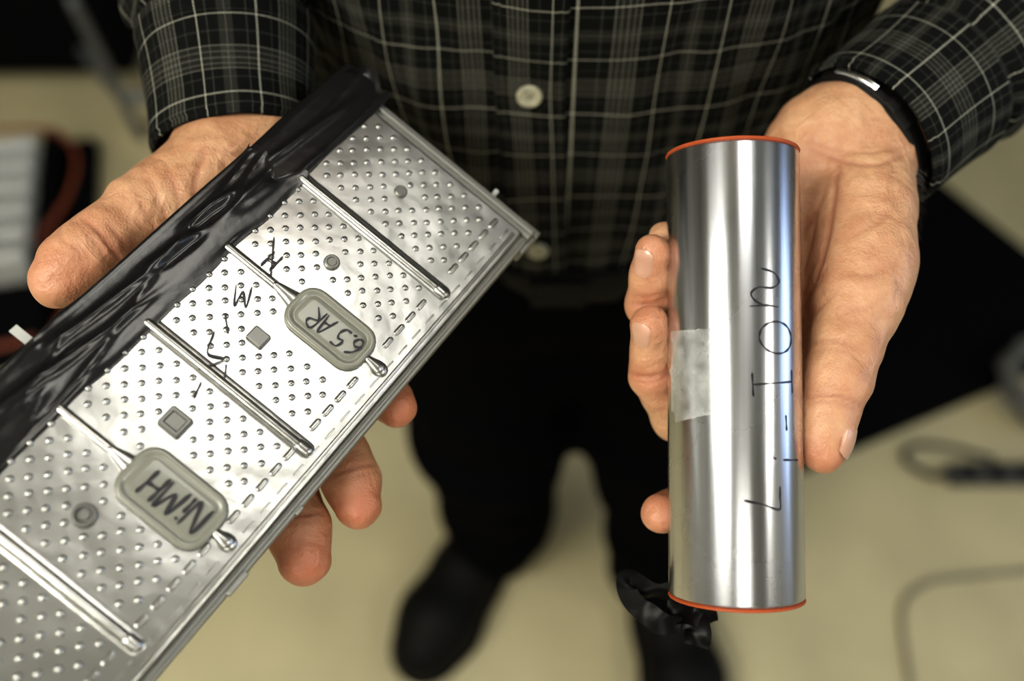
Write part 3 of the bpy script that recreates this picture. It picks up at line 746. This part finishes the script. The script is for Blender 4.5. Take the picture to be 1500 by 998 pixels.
# ---- trousers, shoes (implicit, metres)
def arr(l): return [(np.array(a,float),r) for a,r in l]
pel=chain_caps(arr([((-.02,.47,.90),.128),((.09,.47,.90),.128)]))+chain_caps(arr([((.0,.47,.945),.128),((.07,.47,.945),.128)]))
lgA=chain_caps(arr([((-.035,.47,.86),.112),((-.022,.43,.50),.082),((-.02,.45,.20),.073),((-.02,.45,.09),.073)]))
lgB=chain_caps(arr([((.125,.47,.86),.112),((.17,.43,.50),.084),((.215,.39,.20),.074),((.222,.385,.09),.074)]))
def trf(P):
    d=smin(chain_sdf(P,pel,.05),smin(chain_sdf(P,lgA,.04),chain_sdf(P,lgB,.04),.03),.06)
    d=np.maximum(d,P[:,2]-.962); d=np.maximum(d,.055-P[:,2]); return d
def trp(P):
    return trf(P)+.0045*np.sin(P[:,2]*46+P[:,0]*25+3*np.sin(P[:,1]*19))*np.clip((.9-P[:,2])*3,0,1)
v,f=nets(trf,(-.2,.28,.03),(.33,.64,1.0),.010,proj=trp,iters=3); mk('trousers',v,f,M_trouser,man)
def shoe(name,l):
    cps=chain_caps(arr(l[0]))+chain_caps(arr(l[1]))
    fn=lambda P: np.maximum(chain_sdf(P,cps,.03),.004-P[:,2])
    P=np.array([a for a,_ in l[0]+l[1]]); v,f=nets(fn,(P.min(0)-.08).clip([-9,-9,-.01]),P.max(0)+.08,.006,iters=2); mk(name,v,f,M_shoe,man)
    bot=l[0]
    fs=lambda P: np.maximum(chain_sdf(P*np.array([1,1,0])+np.array([0,0,.045]),chain_caps([(np.array([a[0],a[1],.045]),r+.004) for a,r in bot]),.03),np.abs(P[:,2]-.0085)-.008)
    v,f=nets(fs,(P.min(0)-.08).clip([-9,-9,-.01]),np.array([*(P.max(0)[:2]+.08),.04]),.004,iters=1); mk(name+'_sole',v,f,M_mat,man)
shoe('right_shoe',([((-.133,.285,.036),.048),((-.112,.325,.04),.057),((-.07,.40,.05),.048),((-.02,.485,.045),.042)],[((-.03,.455,.06),.045),((-.02,.46,.12),.048)]))
shoe('left_shoe',([((.262,.195,.036),.046),((.256,.24,.04),.054),((.24,.32,.05),.046),((.222,.415,.045),.042)],[((.225,.38,.06),.045),((.222,.39,.12),.048)]))
# ---- neck and head
hl=chain_caps(arr([((.035,.49,1.44),.058),((.035,.475,1.54),.056)]))
skull=chain_caps(arr([((.035,.475,1.655),.088),((.035,.435,1.64),.078),((.035,.405,1.57),.058),((.035,.385,1.52),.034)]))
jaw=chain_caps(arr([((-.015,.44,1.56),.036),((.015,.385,1.522),.026)]))+chain_caps(arr([((.085,.44,1.56),.036),((.055,.385,1.522),.026)]))
nose=chain_caps(arr([((.035,.352,1.622),.009),((.035,.328,1.578),.013)]))+chain_caps(arr([((.023,.34,1.575),.009),((.047,.34,1.575),.009)]))
lips=chain_caps(arr([((.012,.352,1.543),.006),((.035,.343,1.545),.009)]))+chain_caps(arr([((.058,.352,1.543),.006),((.035,.343,1.545),.009)]))
brow=chain_caps(arr([((-.005,.362,1.642),.012),((.075,.362,1.642),.012)]))
ears=[chain_caps(arr([((x,.46,1.585),.010),((x+sx*.008,.465,1.62),.014),((x+sx*.004,.45,1.632),.010)])) for x,sx in ((-.048,-1),(.118,1))]
def hf(P):
    d=smin(chain_sdf(P,hl,.02),chain_sdf(P,skull,.03),.03); d=smin(d,chain_sdf(P,jaw,.02),.03)
    for q,k in ((nose,.012),(lips,.008),(brow,.02),(ears[0],.01),(ears[1],.01)): d=smin(d,chain_sdf(P,q,.01),k)
    for x in (.003,.067):
        d=np.maximum(d,-(np.linalg.norm(P-np.array([x,.345,1.622]),axis=1)-.017))
    return d
v,f=nets(hf,(-.12,.28,1.42),(.19,.62,1.78),.005,iters=2); mk('head',v,f,M_skin,man,tint=np.zeros(len(v)),crease=np.zeros(len(v)))
def ball(name,c,r,mat):
    bm=bmesh.new(); bmesh.ops.create_uvsphere(bm,u_segments=20,v_segments=12,radius=r); me=bpy.data.meshes.new(name); bm.to_mesh(me); bm.free(); me.materials.append(mat)
    me.polygons.foreach_set('use_smooth',[True]*len(me.polygons)); o=bpy.data.objects.new(name,me); o.location=c; scene.collection.objects.link(o); setparent(o,man)
for x in (.003,.067): ball('eye',(x,.367,1.622),.0135,M_eye); ball('iris',(x,.3575,1.619),.0062,M_iris)
hs=chain_caps(arr([((.035,.482,1.662),.093),((.035,.45,1.668),.084)]))+chain_caps(arr([((.035,.51,1.60),.072),((.035,.50,1.66),.085)]))
def hairf(P):
    d=chain_sdf(P,hs,.03); return np.maximum(d,-(P[:,2]-1.575-(np.clip(.45-P[:,1],-.03,.2))*1.1))
v,f=nets(hairf,(-.12,.33,1.52),(.19,.65,1.79),.006,iters=1); mk('hair',v,f,M_hair,man)
V=[]
for i,(dz,r) in enumerate(((1.47,.074),(1.50,.070),(1.515,.068),(1.50,.080),(1.478,.090))):
    for j in range(48): a=2*math.pi*j/48; V.append((.035+r*math.cos(a),.485+r*math.sin(a)*1.0,dz-.012*(-math.sin(a))))
mk('collar',V,gridfaces(48,5,True),M_plaid,man,uvs=[(v[0],v[2]) for v in V])
# wrist hair
NH=110
a=np.array([cm(1322+random.uniform(-14,14),random.uniform(235,345),406+random.uniform(-8,10)) for _ in range(NH)])
for _ in range(3): a=project(fnB,a,.5)
G=grad(fnB,a,.5); G/=np.linalg.norm(G,axis=1)[:,None]
V=[];F=[]
for k in range(NH):
    p=a[k]; g=G[k]
    d=g*.6+np.array([random.uniform(-.1,.6),-1+random.uniform(-.4,.4),random.uniform(-.3,.3)]); d/=np.linalg.norm(d)
    L=random.uniform(4,8); s_=np.cross(d,[0,0,1]); s_/=np.linalg.norm(s_); b0=len(V)
    V+=[p-s_*.08,p+s_*.08,p+d*L*.5+g*.5+s_*.06,p+d*L*.5+g*.5-s_*.06,p+d*L]
    F+=[(b0,b0+1,b0+2,b0+3),(b0+3,b0+2,b0+4)]
mk('wrist_hair',w3(np.array(V)),F,M_hair,man)

# ================================================================== BACKGROUND THINGS
m_=mk('rubber_floor_mat',[(.44,.555,.0005),(1.13,.85,.0005),(.80,1.30,.0005),(.05,1.05,.0005),(.44,.555,.012),(1.13,.85,.012),(.80,1.30,.012),(.05,1.05,.012)],
  [(3,2,1,0),(4,5,6,7),(0,1,5,4),(1,2,6,5),(2,3,7,6),(3,0,4,7)],M_mat,smooth=False)
M_strip=simple('dark_grey_plastic',(.045,.045,.043),.6)
ps=empty('power_strip',(.82,.56,.02))
box('housing',(.73,.55,.002),(.95,.585,.030),M_strip,ps,bev=.006)
for k in range(4):
    x=.745+k*.048; box('outlet',(x,.556,.028),(x+.028,.579,.033),M_shoe,ps,bev=.002)
wire('cord',[(.73,.567,.016),(.70,.57,.012),(.67,.60,.006),(.69,.625,.006),(.75,.622,.006),(.82,.60,.006)],.0055,M_strip,ps)
co=empty('cable_coil',(.93,.73,.02))
pts=[]
for k in range(60):
    a=k*.5; r=.074+.012*math.sin(k*1.7); pts.append((.938+r*math.cos(a),.728+r*math.sin(a),.018+.0009*k))
wire('loops',pts,.006,M_greyc,co,n=4)
wire('power_cord',[(.60,.10,.005),(.60,.22,.005),(.61,.342,.005),(.65,.385,.005),(.71,.398,.005),(.82,.408,.005),(.95,.42,.005),(1.1,.5,.005)],.0045,simple('beige_cable',(.18,.17,.125),.6))
bp_=empty('battery_pack',(-1.0,1.08,.05))
def lbox(nm,lo,hi,mat,bev=0):
    o=box(nm,lo,hi,mat,None,bev); c=o.location.copy(); o.location=Vector((-.99,1.08,0))+Matrix.Rotation(math.radians(11),4,'Z')@c; o.rotation_euler=(0,0,math.radians(11)); setparent(o,bp_)
lbox('tray',(-.28,-.32,.002),(.17,.19,.04),M_mat,.008)
for k in range(6):
    y=-.16+k*.054; lbox('module_plate',(-.24,y,.04),(.09,y+.028,.12),M_white,.008); lbox('module_rib',(-.22,y+.030,.04),(.07,y+.052,.09),M_mat)
lbox('side_rail',(.095,-.30,.04),(.12,.17,.10),M_mat,.004)
wire('orange_cable',[(-1.2,.78,.05),(-1.0,.78,.05),(-.84,.82,.05),(-.80,.90,.05)],.006,M_cable,bp_)
wire('orange_lead',[(-.86,.98,.11),(-.825,1.08,.12),(-.835,1.18,.12),(-.91,1.25,.11),(-1.05,1.26,.10)],.0045,M_cable,bp_)
cs=empty('equipment_cart',(-1.0,1.85,.15))
box('shell',(-1.6,1.46,.05),(-.80,2.2,.30),M_mat,cs,bev=.02); box('lid',(-1.61,1.45,.30),(-.79,2.21,.36),M_black,cs,bev=.02)
for x in (-1.5,-.9):
    for y in (1.6,2.1): box('foot',(x-.03,y-.03,0),(x+.03,y+.03,.06),M_mat,cs)
wire('rail',[(-.97,1.57,.12),(-.87,1.44,.12),(-.78,1.33,.12)],.012,M_frame,cs)
wire('cross_rail',[(-.78,1.33,.12),(-.72,1.33,.12),(-.64,1.34,.12)],.012,M_frame,cs)
wire('leg',[(-.78,1.33,.36),(-.78,1.33,.2),(-.78,1.33,.0)],.011,M_frame,cs)
wire('leg_rear',[(-.64,1.34,.36),(-.64,1.34,.2),(-.64,1.34,.0)],.011,M_frame,cs)

# ================================================================== WORLD + CAMERA
w_=bpy.data.worlds.new('world'); scene.world=w_; w_.use_nodes=True; w_.node_tree.nodes['Background'].inputs[0].default_value=(.5,.5,.5,1); w_.node_tree.nodes['Background'].inputs[1].default_value=.2

cam=bpy.data.cameras.new('camera'); co_=bpy.data.objects.new('camera',cam); scene.collection.objects.link(co_)
co_.location=CAM; co_.rotation_euler=(math.radians(30),0,0)
cam.sensor_width=36; cam.lens=36*FP/1500; cam.clip_start=.02; cam.clip_end=50
cam.dof.use_dof=True; cam.dof.focus_distance=.358; cam.dof.aperture_fstop=3.2
scene.camera=co_
